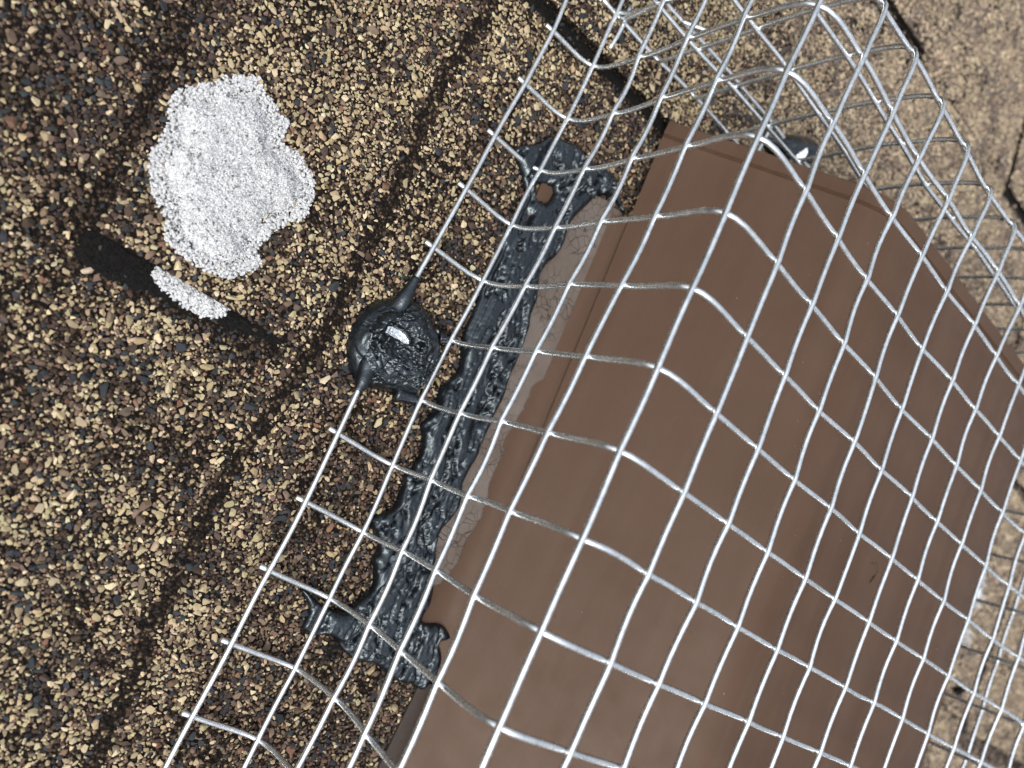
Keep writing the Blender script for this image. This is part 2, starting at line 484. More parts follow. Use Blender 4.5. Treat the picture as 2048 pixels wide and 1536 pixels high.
NVAR = 14
def scatter(name, pts, rot, scl, colr, mat, parent, flat=0.52, shade_smooth=False):
    """One mesh holding scatter points and small source shapes; geometry nodes put a shape on every point."""
    n = len(pts)
    src = [rock(k, 15 if not shade_smooth else 16, flat) for k in range(NVAR)]
    V = [tuple(p) for p in np.asarray(pts)*S]; Fc = []; var = list(rng.integers(0, NVAR, n)); isrc = [0]*n
    for k, (v, f) in enumerate(src):
        o = len(V); V += v; Fc += [tuple(i+o for i in q) for q in f]; var += [k]*len(v); isrc += [1]*len(v)
    tot = len(V)
    me = bpy.data.meshes.new(name); me.from_pydata(V, [], Fc); me.materials.append(mat)
    if shade_smooth: me.polygons.foreach_set('use_smooth', [True]*len(me.polygons))
    def attr(nm, typ, data, key):
        a = me.attributes.new(nm, typ, 'POINT'); a.data.foreach_set(key, np.asarray(data).ravel())
    pad = tot-n
    attr('var', 'INT', np.array(var, np.int32), 'value')
    attr('isrc', 'INT', np.array(isrc, np.int32), 'value')
    attr('rot', 'FLOAT_VECTOR', np.vstack([rot, np.zeros((pad, 3))]).astype(np.float32), 'vector')
    attr('scl', 'FLOAT_VECTOR', (np.vstack([scl, np.ones((pad, 3))])*S).astype(np.float32), 'vector')
    attr('gcol', 'FLOAT_VECTOR', np.vstack([colr, np.zeros((pad, 3))]).astype(np.float32), 'vector')
    o = bpy.data.objects.new(name, me); COL.objects.link(o); o.parent = parent
    o['kind'] = 'stuff'
    g = bpy.data.node_groups.new(name+'_scatter', 'GeometryNodeTree')
    g.interface.new_socket('Geometry', in_out='INPUT', socket_type='NodeSocketGeometry')
    g.interface.new_socket('Geometry', in_out='OUTPUT', socket_type='NodeSocketGeometry')
    N, L = g.nodes, g.links
    gi, go = N.new('NodeGroupInput'), N.new('NodeGroupOutput')
    def named(nm, dt):
        a = N.new('GeometryNodeInputNamedAttribute'); a.data_type = dt; a.inputs['Name'].default_value = nm
        return a.outputs['Attribute']
    def cmp(sock, val):
        c = N.new('FunctionNodeCompare'); c.data_type = 'INT'; c.operation = 'EQUAL'
        L.new(sock, c.inputs[2]); c.inputs[3].default_value = val
        return c.outputs[0]
    sep = N.new('GeometryNodeSeparateGeometry'); sep.domain = 'POINT'
    L.new(gi.outputs[0], sep.inputs[0]); L.new(cmp(named('isrc', 'INT'), 1), sep.inputs['Selection'])
    jn = N.new('GeometryNodeJoinGeometry')
    va = named('var', 'INT'); ra = named('rot', 'FLOAT_VECTOR'); sa = named('scl', 'FLOAT_VECTOR')
    for k in range(NVAR):
        s1 = N.new('GeometryNodeSeparateGeometry'); s1.domain = 'POINT'
        L.new(sep.outputs[0], s1.inputs[0]); eq = cmp(va, k); L.new(eq, s1.inputs['Selection'])
        s2 = N.new('GeometryNodeSeparateGeometry'); s2.domain = 'POINT'
        L.new(sep.outputs[1], s2.inputs[0]); L.new(eq, s2.inputs['Selection'])
        iop = N.new('GeometryNodeInstanceOnPoints')
        L.new(s2.outputs[0], iop.inputs['Points']); L.new(s1.outputs[0], iop.inputs['Instance'])
        L.new(ra, iop.inputs['Rotation']); L.new(sa, iop.inputs['Scale'])
        L.new(iop.outputs[0], jn.inputs[0])
    L.new(jn.outputs[0], go.inputs[0])
    md = o.modifiers.new('scatter', 'NODES'); md.node_group = g
    return o

SEAM = [(0.442, -1.926), (0.489, -1.827), (0.635, -1.709), (0.824, -1.529), (0.897, -1.333), (1.042, -1.272), (1.176, -1.227), (1.414, -1.116), (1.607, -1.157), (1.723, -1.208), (1.912, -1.138), (2.152, -1.081), (2.373, -1.131), (2.538, -1.272), (2.673, -1.387), (2.852, -1.443), (2.805, -1.515), (2.645, -1.446), (2.394, -1.432), (2.183, -1.579), (2.105, -1.653), (2.064, -1.846), (1.977, -2.059), (1.903, -2.27), (1.918, -2.449), (1.962, -2.58), (1.968, -2.763), (1.933, -2.934), (1.845, -3.111), (1.818, -3.292), (1.854, -3.426), (1.962, -3.606), (1.984, -3.774), (1.994, -3.976), (2.074, -4.109), (2.091, -4.323), (2.128, -4.569), (2.145, -4.781), (2.143, -4.959), (2.215, -5.279), (2.185, -5.623), (2.206, -5.801), (2.201, -6.059), (2.254, -6.271), (2.209, -6.544), (2.228, -6.801), (2.356, -7.019), (2.337, -7.192), (2.282, -7.354), (2.231, -7.521), (2.271, -7.723), (2.362, -7.913), (2.431, -8.064), (2.483, -8.205), (2.575, -8.363), (2.631, -8.543), (2.598, -8.752), (2.636, -8.834), (2.769, -8.813), (2.873, -8.755), (3.05, -8.753), (3.189, -8.819), (3.262, -8.909), (3.134, -8.965), (3.062, -9.012), (3.159, -9.093), (3.239, -9.196), (3.288, -9.348), (3.291, -9.474), (3.264, -9.631), (3.214, -9.763), (3.014, -9.718), (2.783, -9.745), (2.55, -9.728), (2.4, -9.658), (2.235, -9.639), (1.986, -9.654), (1.841, -9.675), (1.644, -9.602), (1.501, -9.515), (1.366, -9.455), (1.208, -9.528), (1.028, -9.542), (0.905, -9.495), (0.908, -9.329), (0.907, -9.242), (0.768, -9.123), (0.616, -9.01), (0.74, -9.017), (0.917, -9.086), (1.072, -9.112), (1.275, -9.116), (1.45, -9.079), (1.439, -8.971), (1.578, -8.771), (1.623, -8.618), (1.54, -8.427), (1.388, -8.285), (1.454, -8.122), (1.266, -7.949), (1.105, -7.822), (1.141, -7.73), (1.249, -7.608), (1.365, -7.496), (1.34, -7.294), (1.33, -7.116), (1.249, -7.057), (1.356, -6.889), (1.308, -6.807), (1.375, -6.679), (1.309, -6.484), (1.176, -6.288), (1.195, -6.156), (1.239, -5.987), (1.21, -5.837), (1.158, -5.682), (1.244, -5.445), (1.319, -5.287), (1.222, -5.069), (1.143, -4.901), (1.09, -4.675), (1.09, -4.418), (1.074, -4.185), (1.032, -4.062), (1.021, -3.869), (1.031, -3.625), (1.058, -3.404), (0.977, -3.144), (0.992, -2.937), (0.998, -2.679), (1.013, -2.523), (1.017, -2.383), (0.897, -2.293), (0.79, -2.186), (0.642, -2.082), (0.536, -2.013)]
HOLE = [(1.074, -2.137), (1.211, -2.05), (1.33, -2.003), (1.402, -2.065), (1.397, -2.209), (1.333, -2.328), (1.195, -2.303)]
PEEL = [(1.807, -1.925), (2.192, -1.561), (2.515, -1.513), (2.782, -1.528), (2.952, -1.613), (2.862, -1.93), (2.77, -2.195), (2.674, -2.325), (2.93, -2.434), (3.005, -2.638), (2.954, -2.863), (3.034, -3.035), (3.025, -3.325), (2.866, -3.466), (2.819, -3.587), (2.89, -3.705), (2.811, -3.871), (2.767, -4.053), (2.817, -4.465), (2.769, -4.672), (2.622, -4.92), (2.653, -5.216), (2.638, -5.488), (2.576, -5.806), (2.709, -5.994), (2.638, -6.182), (2.697, -6.642), (2.827, -6.95), (2.81, -7.1), (2.775, -7.307), (2.754, -7.498), (2.772, -7.738), (2.754, -7.933), (2.64, -8.234), (2.477, -8.373), (2.059, -7.571), (1.999, -6.284), (1.937, -4.948), (1.71, -3.659), (1.636, -2.792)]
SNOW = [(-3.768, -4.311), (-3.699, -4.19), (-3.542, -4.034), (-3.443, -3.85), (-3.306, -3.701), (-3.162, -3.569), (-3.071, -3.618), (-2.989, -3.713), (-2.827, -3.693), (-2.734, -3.782), (-2.562, -3.773), (-2.529, -3.872), (-2.537, -4.002), (-2.459, -4.09), (-2.336, -4.029), (-2.192, -4.056), (-2.109, -4.15), (-1.972, -4.161), (-1.879, -4.298), (-1.82, -4.444), (-1.798, -4.661), (-1.981, -4.862), (-2.079, -5.071), (-2.141, -5.351), (-2.032, -5.482), (-2.049, -5.633), (-2.25, -5.868), (-2.478, -5.903), (-2.79, -5.93), (-2.852, -5.877), (-3.062, -5.894), (-3.149, -5.677), (-3.239, -5.569), (-3.408, -5.503), (-3.531, -5.335), (-3.625, -5.22), (-3.652, -5.056), (-3.646, -4.859), (-3.669, -4.69), (-3.725, -4.553), (-3.783, -4.446)]
SNOW2 = [(-2.954, -6.146), (-2.901, -6.077), (-2.73, -6.091), (-2.532, -6.038), (-2.297, -6.067), (-2.078, -6.007), (-2.026, -6.101), (-2.108, -6.259), (-2.309, -6.32), (-2.498, -6.333), (-2.695, -6.275), (-2.867, -6.247)]
BEAD = [(4.978, 1.486), (5.105, 1.684), (5.305, 1.776), (5.501, 2.016), (5.819, 2.22), (6.096, 2.307), (6.201, 2.206), (6.408, 2.238), (6.256, 1.984), (5.966, 1.725), (5.555, 1.532), (5.301, 1.519)]
DOME = [(-0.053, -4.814), (0.22, -4.732), (0.52, -4.845), (0.748, -4.99), (0.895, -5.175), (0.944, -5.523), (0.923, -5.781), (0.859, -5.994), (0.552, -6.096), (0.169, -6.199), (-0.123, -6.212), (-0.33, -6.011), (-0.452, -5.767), (-0.511, -5.487), (-0.448, -5.197), (-0.27, -4.977)]
OPEN = [(-0.181, -5.464), (-0.157, -5.372), (-0.043, -5.298), (0.094, -5.291), (0.188, -5.301), (0.277, -5.346), (0.322, -5.409), (0.207, -5.457), (0.123, -5.433), (0.016, -5.462)]
SEAM = smooth_poly(SEAM, 1, 0.03, 3)
SNOW = smooth_poly(SNOW, 1, 0.05, 5)
SNOW2 = [(x_, y_-0.10) for x_, y_ in smooth_poly(SNOW2, 2, 0.06, 6)]
BEAD = [(5.66+(x_-5.66)*1.25, 1.98+(y_-1.88)*1.25) for x_, y_ in smooth_poly(BEAD, 2)]
DOME = smooth_poly(DOME, 2, 0.03, 8)
PEEL = smooth_poly(smooth_poly(PEEL, 1, 0.08, 9), 1, 0.10, 19)

VIEW = [(-8.5, -5.0), (-4.5, -15.5), (8, -15.5), (28, -10.5), (27, 0), (13.5, 14.0), (-3, 5.5)]
COLS = {'tan': (0.30, 0.238, 0.143), 'pale': (0.41, 0.34, 0.222), 'brown': (0.130, 0.092, 0.066), 'dark': (0.046, 0.031, 0.023),
        'slate': (0.026, 0.029, 0.032), 'rust': (0.15, 0.083, 0.053), 'plum': (0.060, 0.040, 0.034)}
KEYS = ['tan', 'pale', 'brown', 'dark', 'slate', 'rust', 'plum']
CA = np.array([COLS[k] for k in KEYS])
def zone_mix(x, y):
    """Blend of stone colours at a place: the shingle maker's colour patches."""
    n = len(x)
    P = np.tile(np.array([0.49, 0.17, 0.18, 0.07, 0.055, 0.02, 0.015]), (n, 1))
    brownP = np.array([0.15, 0.05, 0.36, 0.24, 0.10, 0.06, 0.04])
    darkP = np.array([0.20, 0.05, 0.19, 0.30, 0.11, 0.04, 0.11])
    blackP = np.array([0.03, 0.01, 0.04, 0.47, 0.43, 0.01, 0.01])
    paleP = np.array([0.46, 0.26, 0.20, 0.04, 0.015, 0.02, 0.005])
    def blend(P, Q, wgt): return P*(1-wgt[:, None])+Q*wgt[:, None]
    wob = fbm(x*0.8, y*0.8, 41, 3)-0.5
    # brown patch under the cage flange and along the seam
    edge = 0.35-0.22*(y+6)+1.6*wob
    wb = sstep(-0.5, 0.6, x-np.where(y < -6.2, -0.3-0.04*(y+6.2)+1.5*wob, 0.9+wob))*sstep(0.2, -0.6, y)
    P = blend(P, brownP, 0.9*wb)
    # darker plum patch left of the thick tab
    wd = sstep(-3.9, -4.3, x+0.4*wob)*sstep(-6.6, -5.6, y)*sstep(-3.9, -4.5, y+0.8*wob)
    wd = np.maximum(wd, 0.85*sstep(-3.3, -3.9, x)*sstep(-4.3, -3.6, y)*sstep(0.5, -0.5, wob))
    P = blend(P, darkP, wd)
    # paler sun bleached field uphill of the vent
    wp = sstep(3.0, 9.0, x+y*0.7+2*wob)
    P = blend(P, paleP, wp)
    # black shade line pressed in below every thick tab
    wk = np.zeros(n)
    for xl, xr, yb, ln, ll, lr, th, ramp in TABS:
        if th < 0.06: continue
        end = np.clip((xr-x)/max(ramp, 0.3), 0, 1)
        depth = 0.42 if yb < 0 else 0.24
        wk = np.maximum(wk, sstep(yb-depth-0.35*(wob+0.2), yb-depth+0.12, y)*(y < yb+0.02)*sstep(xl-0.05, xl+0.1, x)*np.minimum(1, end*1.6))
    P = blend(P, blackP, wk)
    pk = sstep(0.60, 0.70, fbm(x*1.3+9, y*1.3, 77, 3))
    P = blend(P, brownP, 0.45*pk)
    cr = 1-np.abs(2*fbm(x*0.45+0.25*y+3, y*0.35-0.2*x, 79, 4)-1)
    P = blend(P, darkP, 0.8*sstep(0.93, 0.985, cr))
    P = blend(P, blackP, 0.35*sstep(0.965, 0.99, cr))
    pk = sstep(0.66, 0.72, fbm(x*2.6+90, y*2.6, 78, 2))
    P = blend(P, blackP, 0.6*pk)
    # worn joints between tabs
    jx = -0.88+0.10*np.sin(y*0.9)+0.12*(fbm(y*1.1, x*0+3, 33, 3)-0.5)
    dj = np.abs(x-jx)
    P = blend(P, darkP, 0.50*sstep(0.30, 0.06, dj+0.3*wob)*(y < -0.2)*sstep(0.30, 0.55, fbm(y*0.9, x*0.9+8, 34, 2)))
    wk = np.maximum(wk, 0.42*sstep(0.07, 0.02, dj)*(y < -0.2)*sstep(0.38, 0.6, fbm(y*1.3, x*0.5, 35, 2)))
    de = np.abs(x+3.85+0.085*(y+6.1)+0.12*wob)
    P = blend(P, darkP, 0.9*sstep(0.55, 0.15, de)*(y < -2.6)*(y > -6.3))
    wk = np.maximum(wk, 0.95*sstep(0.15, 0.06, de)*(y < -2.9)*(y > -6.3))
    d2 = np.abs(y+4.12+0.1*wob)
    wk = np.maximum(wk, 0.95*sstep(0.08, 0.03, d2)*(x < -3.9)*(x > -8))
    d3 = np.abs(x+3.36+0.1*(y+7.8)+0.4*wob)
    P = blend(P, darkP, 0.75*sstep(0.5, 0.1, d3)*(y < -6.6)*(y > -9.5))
    P = blend(P, blackP, 0.8*sstep(0.3, 0.8, wk))
    return P/P.sum(1)[:, None], wk

def make_granules():
    lo = np.min(VIEW, 0); hi = np.max(VIEW, 0)
    rr = 0.02
    nx, ny = int((hi[0]-lo[0])/rr)+2, int((hi[1]-lo[1])/rr)+2
    occ = np.zeros((nx, ny), bool)
    allp = []
    def jitter(sp, jit, keep=1.0):
        gx = np.arange(lo[0], hi[0], sp); gy = np.arange(lo[1], hi[1], sp*0.87)
        X, Y = np.meshgrid(gx, gy, indexing='ij')
        X = X+(np.arange(len(gy))[None, :] % 2)*sp*0.5
        X = (X+rng.uniform(-jit, jit, X.shape)*sp).ravel(); Y = (Y+rng.uniform(-jit, jit, Y.shape)*sp).ravel()
        k = inside(X, Y, VIEW) & (rng.random(X.shape) < keep)
        return X[k], Y[k]
    def free(X, Y):
        i = np.clip(((X-lo[0])/rr).astype(int), 0, nx-1); j = np.clip(((Y-lo[1])/rr).astype(int), 0, ny-1)
        return ~occ[i, j], i, j
    def mark(X, Y, D, fac):
        rmax = int(D.max()*fac/rr)+1
        for a in range(-rmax, rmax+1):
            for b in range(-rmax, rmax+1):
                k = (a*a+b*b)*rr*rr <= (D*fac)**2
                i = np.clip(((X[k]-lo[0])/rr).astype(int)+a, 0, nx-1); j = np.clip(((Y[k]-lo[1])/rr).astype(int)+b, 0, ny-1)
                occ[i, j] = True
    for sp, jit, keep, s0, s1, mk in ((0.20, 0.5, 0.6, 0.098, 0.150, 0.44), (0.077, 0.42, 1.0, 0.058, 0.096, 0.38), (0.045, 0.45, 1.0, 0.032, 0.060, 0.0)):
        X, Y = jitter(sp, jit, keep)
        ok, _, _ = free(X, Y)
        X, Y = X[ok], Y[ok]
        D = s0+(s1-s0)*rng.random(len(X))**1.5
        if mk: mark(X, Y, D, mk)
        allp.append((X, Y, D))
    X = np.concatenate([a[0] for a in allp]); Y = np.concatenate([a[1] for a in allp]); D = np.concatenate([a[2] for a in allp])
    # not under the vent's body or plate, nor where a butt edge leaves no ledge
    vent = [(2.9, -1.75), (5.0, -1.0), (12.2, -1.0), (12.4, -13.5), (3.4, -13.5)]
    k = ~inside(X, Y, vent)
    plate = [(1.15, -1.6), (3.2, -1.6), (3.5, -9.5), (1.7, -9.5)]
    k &= ~inside(X, Y, plate)
    X, Y, D = X[k], Y[k], D[k]
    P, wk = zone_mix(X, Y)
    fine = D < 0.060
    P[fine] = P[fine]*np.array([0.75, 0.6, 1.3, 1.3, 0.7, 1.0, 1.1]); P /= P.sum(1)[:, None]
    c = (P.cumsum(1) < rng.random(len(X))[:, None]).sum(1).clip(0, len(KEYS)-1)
    # slate stones run larger
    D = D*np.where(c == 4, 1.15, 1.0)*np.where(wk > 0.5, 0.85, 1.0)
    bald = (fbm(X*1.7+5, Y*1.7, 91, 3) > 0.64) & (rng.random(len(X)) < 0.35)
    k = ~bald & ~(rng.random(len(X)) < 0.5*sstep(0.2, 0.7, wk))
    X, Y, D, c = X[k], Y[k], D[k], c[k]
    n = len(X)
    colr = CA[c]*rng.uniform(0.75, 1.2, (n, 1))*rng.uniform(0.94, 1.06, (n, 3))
    dust = (0.55*sstep(3.0, 11.0, X+Y*0.7))[:, None]
    colr = colr*(1-dust)+dust*(0.45*colr+0.55*np.array([0.36, 0.29, 0.235])*rng.uniform(0.7, 1.25, (n, 1)))
    Z = roof_z(X, Y)+D*rng.uniform(0.0, 0.14, n)
    rot = np.stack([rng.normal(0, 0.25, n), rng.normal(0, 0.25, n), rng.uniform(0, 6.283, n)], 1)
    flatk = rng.random(n) < 0.15
    rot[flatk, :2] = rng.normal(0, 0.8, (flatk.sum(), 2))
    scl = D[:, None]*np.stack([rng.uniform(0.95, 1.35, n), rng.uniform(0.85, 1.15, n), rng.uniform(0.8, 1.2, n)], 1)
    scatter('granules', np.stack([X, Y, Z], 1), rot, scl, colr, M_GR, roof)
    print('granules', n)
make_granules()

# ------------------------------------------------------------------ brown roof vent
vent = tag(empty('roof_vent'), 'brown painted metal roof vent under the wire cage', 'roof vent')
def xa(y): return 2.69-0.0577*y            # lower edge of the sloping side
def xk(y): return 5.56-0.100*y             # fold into the flat top
def xf(y): return 11.86-0.034*y            # far edge of the top
ZT, ZA = 2.75, 0.10
def section(y, dz=0.0):
    """Sheet section across the hood at y: list of (x, z) from the lower near edge to the lower far edge."""
    a, k, f = xa(y), xk(y), xf(y)
    out = []
    for u in np.linspace(0, 1, 7)[:-1]:
        out.append((a+(k-0.42-a)*u, ZA+(ZT-0.33-ZA)*u))
    for u in np.linspace(0, 1, 7):
        th = u
        p0, p1, p2 = (k-0.42, ZT-0.33), (k+0.0, ZT+0.0), (k+0.5, ZT+0.0)
        out.append(((1-th)**2*p0[0]+2*th*(1-th)*p1[0]+th*th*p2[0], (1-th)**2*p0[1]+2*th*(1-th)*p1[1]+th*th*p2[1]))
    for u in np.linspace(0, 1, 8)[1:]:
        out.append((k+0.5+(f-0.12-k-0.5)*u, ZT))
    out.append((f, ZT-0.05)); out.append((f+0.06, ZT-0.16))
    for u in np.linspace(0, 1, 5)[1:]:
        out.append((f+0.06+0.95*u, ZT-0.16-(ZT-0.3)*u))
    return [(x, z+dz) for x, z in out]
def yend(x): return 0.33-0.028*(x-5.5) if x > 5.5 else 0.26+0.07*(x-2.7)/2.8
YP = [-13.5]+list(np.linspace(-13, -0.6, 32))
def build_hood():
    ys = [(y, 0.0) for y in YP]+[(-0.30+0.26, 'g0'), (0, 'g1'), (0, 'g2'), (0, 'g3'), (0, 'g4'), (0, 'e')]
    offs = {'g0': (-0.335, 0.0), 'g1': (-0.305, -0.022), 'g2': (-0.29, -0.022), 'g3': (-0.275, 0.024), 'g4': (-0.03, 0.024), 'e': (0.0, -0.012)}
    V = []; n = None
    for y, kd in ys:
        sec = section(y if kd == 0.0 else 0.2)
        n = len(sec)
        for i, (x, z) in enumerate(sec):
            if kd == 0.0: V.append((x, y, z))
            else:
                o, dz = offs[kd]
                # push along the sheet's own normal, roughly
                i0, i1 = max(i-1, 0), min(i+1, n-1)
                tx, tz = sec[i1][0]-sec[i0][0], sec[i1][1]-sec[i0][1]; L = math.hypot(tx, tz)
                V.append((x-tz/L*dz, yend(x)+o, z+tx/L*dz))
    m_ = len(ys)
    # inner skin
    t = 0.045
    V = np.array(V); G = V.reshape(m_, n, 3)
    I = G.copy()
    for i in range(n):
        i0, i1 = max(i-1, 0), min(i+1, n-1)
        d = G[:, i1]-G[:, i0]; L = np.hypot(d[:, 0], d[:, 2])
        I[:, i, 0] += d[:, 2]/L*t; I[:, i, 2] -= d[:, 0]/L*t
    V = np.vstack([V, I.reshape(-1, 3)]); N0 = m_*n
    f = []
    for a in range(m_-1):
        for b in range(n-1):
            q = (a*n+b, a*n+b+1, (a+1)*n+b+1, (a+1)*n+b)
            f.append(q); f.append(tuple(N0+i for i in q[::-1]))
        f.append((a*n, (a+1)*n, N0+(a+1)*n, N0+a*n)); e = n-1
        f.append((N0+a*n+e, N0+(a+1)*n+e, (a+1)*n+e, a*n+e))
    e = (m_-1)*n
    for b in range(n-1):
        f.append((e+b, e+b+1, N0+e+b+1, N0+e+b)); f.append((N0+b, N0+b+1, b+1, b))
    return mesh_obj('hood', V, f, M_BR, vent, True)
hood = build_hood()
md = hood.modifiers.new('edge', 'EDGE_SPLIT'); md.split_angle = math.radians(35)

# strap: the side runs down in a soft fold onto the plate that lies on the shingles
def build_flange():
    ys = np.linspace(-9.40, -1.66, 40)
    V = []; n = 0
    for y in ys:
        a = xa(y)
        e = np.clip(min(y+9.40, -1.66-y)/0.25, 0, 1)
        prof = [(a+0.30, ZA+0.24), (a+0.12, ZA+0.086), (a+0.02, ZA-0.02), (a-0.10, ZA-0.13), (a-0.22, -0.10), (a-0.5, -0.108), (a-1.0, -0.11), (1.12-0.075*(y+1.66), -0.112)]
        n = len(prof)
        for i, (x, z) in enumerate(prof):
            V.append((x, y, z-0.02+(0.0 if i > 2 else -0.03)))
    top = len(V)
    V += [(x, y, z-0.035) for x, y, z in V]
    f = []
    m_ = len(ys)
    for a in range(m_-1):
        for b in range(n-1):
            q = (a*n+b, (a+1)*n+b, (a+1)*n+b+1, a*n+b+1)
            f.append(q); f.append(tuple(top+i for i in q[::-1]))
        f.append((top+a*n+n-1, a*n+n-1, (a+1)*n+n-1, top+(a+1)*n+n-1))
    for b in range(n-1):
        f.append((b, b+1, top+b+1, top+b)); e = (m_-1)*n
        f.append((e+b+1, e+b, top+e+b, top+e+b+1))
    return mesh_obj('flange', V, f, M_BR, vent, True)
flange = build_flange()
md = flange.modifiers.new('edge', 'EDGE_SPLIT'); md.split_angle = math.radians(40)

def slab(x0, x1, y0, y1, z0, z1):
    v = [(x0, y0, z0), (x1, y0, z0), (x1, y1, z0), (x0, y1, z0), (x0, y0, z1), (x1, y0, z1), (x1, y1, z1), (x0, y1, z1)]
    return v, [(3, 2, 1, 0), (4, 5, 6, 7), (0, 1, 5, 4), (1, 2, 6, 5), (2, 3, 7, 6), (3, 0, 4, 7)]
v, f = slab(7.4, 11.2, -11.6, -2.2, -0.4, 2.5)
mesh_obj('throat', v, f, M_DARK, vent)
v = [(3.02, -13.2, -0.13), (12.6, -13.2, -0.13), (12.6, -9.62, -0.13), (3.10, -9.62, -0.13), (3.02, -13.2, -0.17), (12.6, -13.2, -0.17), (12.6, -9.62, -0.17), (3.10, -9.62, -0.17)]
mesh_obj('base_plate', v, [(0, 1, 2, 3), (7, 6, 5, 4), (4, 5, 1, 0), (5, 6, 2, 1), (6, 7, 3, 2), (7, 4, 0, 3)], M_DARK, vent)  # shade of the hood overhang is painted into the plate's colour

def plate_z(x, y): return np.full(np.shape(x), -0.128)
peel = field('paint_flake', PEEL, [], 0.03, lambda x, y, d: 0.010+0.010*sstep(0, 0.05, d)*0+0.004*fbm(x*6, y*6, 5),
             lambda x, y: np.where(x < xa(y)-0.22, -0.128, -0.128+np.clip((x-(xa(y)-0.22))/0.12, 0, 1)*0.0), M_PEEL, vent, True, 0.004)
tag(peel, 'cracked grey brown strip of old paint peeling off the flange')

# ------------------------------------------------------------------ tar
def ridged(x, y, seed): return 1-np.abs(2*fbm(x, y, seed, 4)-1)
def tar_h(x, y, d):
    wx = x+0.22*(fbm(x*2.2, y*2.2, 11)-0.5); wy = y+0.3*(fbm(x*2.2+7, y*2.2, 12)-0.5)
    # streaks run along the seam
    u, v_ = wx*0.98+wy*0.12, wy*0.99-wx*0.12
    h = 0.145*np.clip(1-(1-np.clip(d/0.13, 0, 1))**2, 0, 1)**0.6
    h *= 0.88+0.28*fbm(u*2.0, v_*1.0, 13, 3)
    k = sstep(0.02, 0.12, d)
    h -= 0.095*sstep(0.91, 0.985, ridged(u*3.0, v_*0.8, 14))*k
    h -= 0.045*sstep(0.915, 0.985, ridged(u*6.0, v_*1.8, 15))*k
    h -= 0.016*sstep(0.90, 0.985, ridged(u*12, v_*5, 17))*k
    h += 0.006*(fbm(u*20, v_*12, 16, 3)-0.5)*sstep(0.0, 0.06, d)
    g = np.exp(-((x-1.45)/0.25)**2-((y+0.55)/0.2)**2)+0.9*np.exp(-((x-1.25)/0.3)**2-((y+1.05)/0.16)**2)
    h -= 0.09*np.exp(-((x-1.42-0.5*(y+0.8))/0.30)**2-((y+0.62)/0.06)**2)
    h -= 0.10*np.exp(-((x-1.92)/0.05)**2-((y+0.72)/0.25)**2)
    h -= 0.11*np.exp(-((x-1.95)/0.08)**2-((y+5.75)/0.28)**2)
    lim = np.where(np.abs(x-1.02) < 0.16, 0.105, 0.2)
    return np.minimum(np.maximum(h, 0.008*(d > 0)), lim)
def tar_base(x, y): return np.maximum(roof_z(x, y)-0.0, np.where((x > 1.25) & (x < 3.2) & (y < -1.6) & (y > -9.45), -0.13, -0.3))
seam = field('tar_seam', SEAM, [HOLE], 0.021, tar_h, tar_base, M_TAR)
tag(seam, 'long glossy black bead of roofing tar along the vent flange', 'tar')

dome_c = (0.20, -5.50)
def dome_h(x, y, d):
    r = np.hypot(x-dome_c[0], y-dome_c[1]); a = np.arctan2(y-dome_c[1], x-dome_c[0])
    h = 0.42*np.clip(1-(1-np.clip(d/0.50, 0, 1))**2, 0, 1)**0.6
    w_ = fbm(x*3, y*3, 21)
    e = sstep(0.02, 0.16, d)
    sw = a/6.2832+r*1.15+0.55*(fbm(x*2.5, y*2.5, 25)-0.5)
    s1 = sw-np.floor(sw)
    h += 0.075*s1*e*sstep(0.05, 0.25, r)
    sw2 = a/6.2832*2+r*3.1+0.9*(fbm(x*3.5, y*3.5, 26)-0.5)
    h += 0.040*(sw2-np.floor(sw2))*e*sstep(0.1, 0.3, r)
    sp = r*8.5-a*0.75+1.6*(fbm(x*2.4, y*2.4, 29)-0.5)
    fl = fbm(sp*1.0, a*1.3+sp*0.2, 27, 3)
    h += 0.14*(fl-0.5)*e
    h -= 0.07*sstep(0.93, 0.99, 1-np.abs(2*fl-1))*e
    h -= 0.020*sstep(0.92, 0.985, ridged(x*6, y*6, 23))*e
    h *= 0.85+0.3*fbm(x*2.2, y*2.2, 28)
    h += 0.006*(fbm(x*22, y*22, 24, 3)-0.5)
    for px, py, pr in ((-0.185, -5.55, 0.065), (0.40, -5.38, 0.055)):
        q = np.hypot(x-px, y-py)
        h += 0.03*np.exp(-((q-pr*1.5)/(pr*0.6))**2)-0.11*np.exp(-(q/pr)**4)
    od, _, _ = nearest(x, y, [OPEN])
    io = inside(x, y, OPEN)
    h = np.where(io, np.minimum(h, 0.30-0.10*sstep(0.0, 0.05, od)), h)
    return np.maximum(h, 0.006)
dome = field('tar_patch', DOME, [], 0.0125, dome_h, lambda x, y: np.full(np.shape(x), -0.22), M_TAR)
tag(dome, 'round mound of black tar with a bright spot in its middle beside the snow', 'tar')
def disc(c, r, tilt, n=28, th=0.02):
    V = [(0, 0, 0.0)]+[(r*math.cos(2*math.pi*k/n), r*math.sin(2*math.pi*k/n), 0) for k in range(n)]
    V += [(0, 0, -th)]+[(r*math.cos(2*math.pi*k/n), r*math.sin(2*math.pi*k/n), -th) for k in range(n)]
    Rm = np.array(Matrix.Rotation(tilt[0], 3, 'X') @ Matrix.Rotation(tilt[1], 3, 'Y'))
    V = np.array(V)@Rm.T+np.array(c)
    f = [(0, 1+k, 1+(k+1) % n) for k in range(n)]+[(n+1, n+2+(k+1) % n, n+2+k) for k in range(n)]
    f += [(1+k, n+2+k, n+2+(k+1) % n, 1+(k+1) % n) for k in range(n)]
    return V, f
v, f = disc((0.08, -5.40, 0.055), 0.33, (0.03, -0.05))
mesh_obj('washer', v, f, M_WASH, dome)

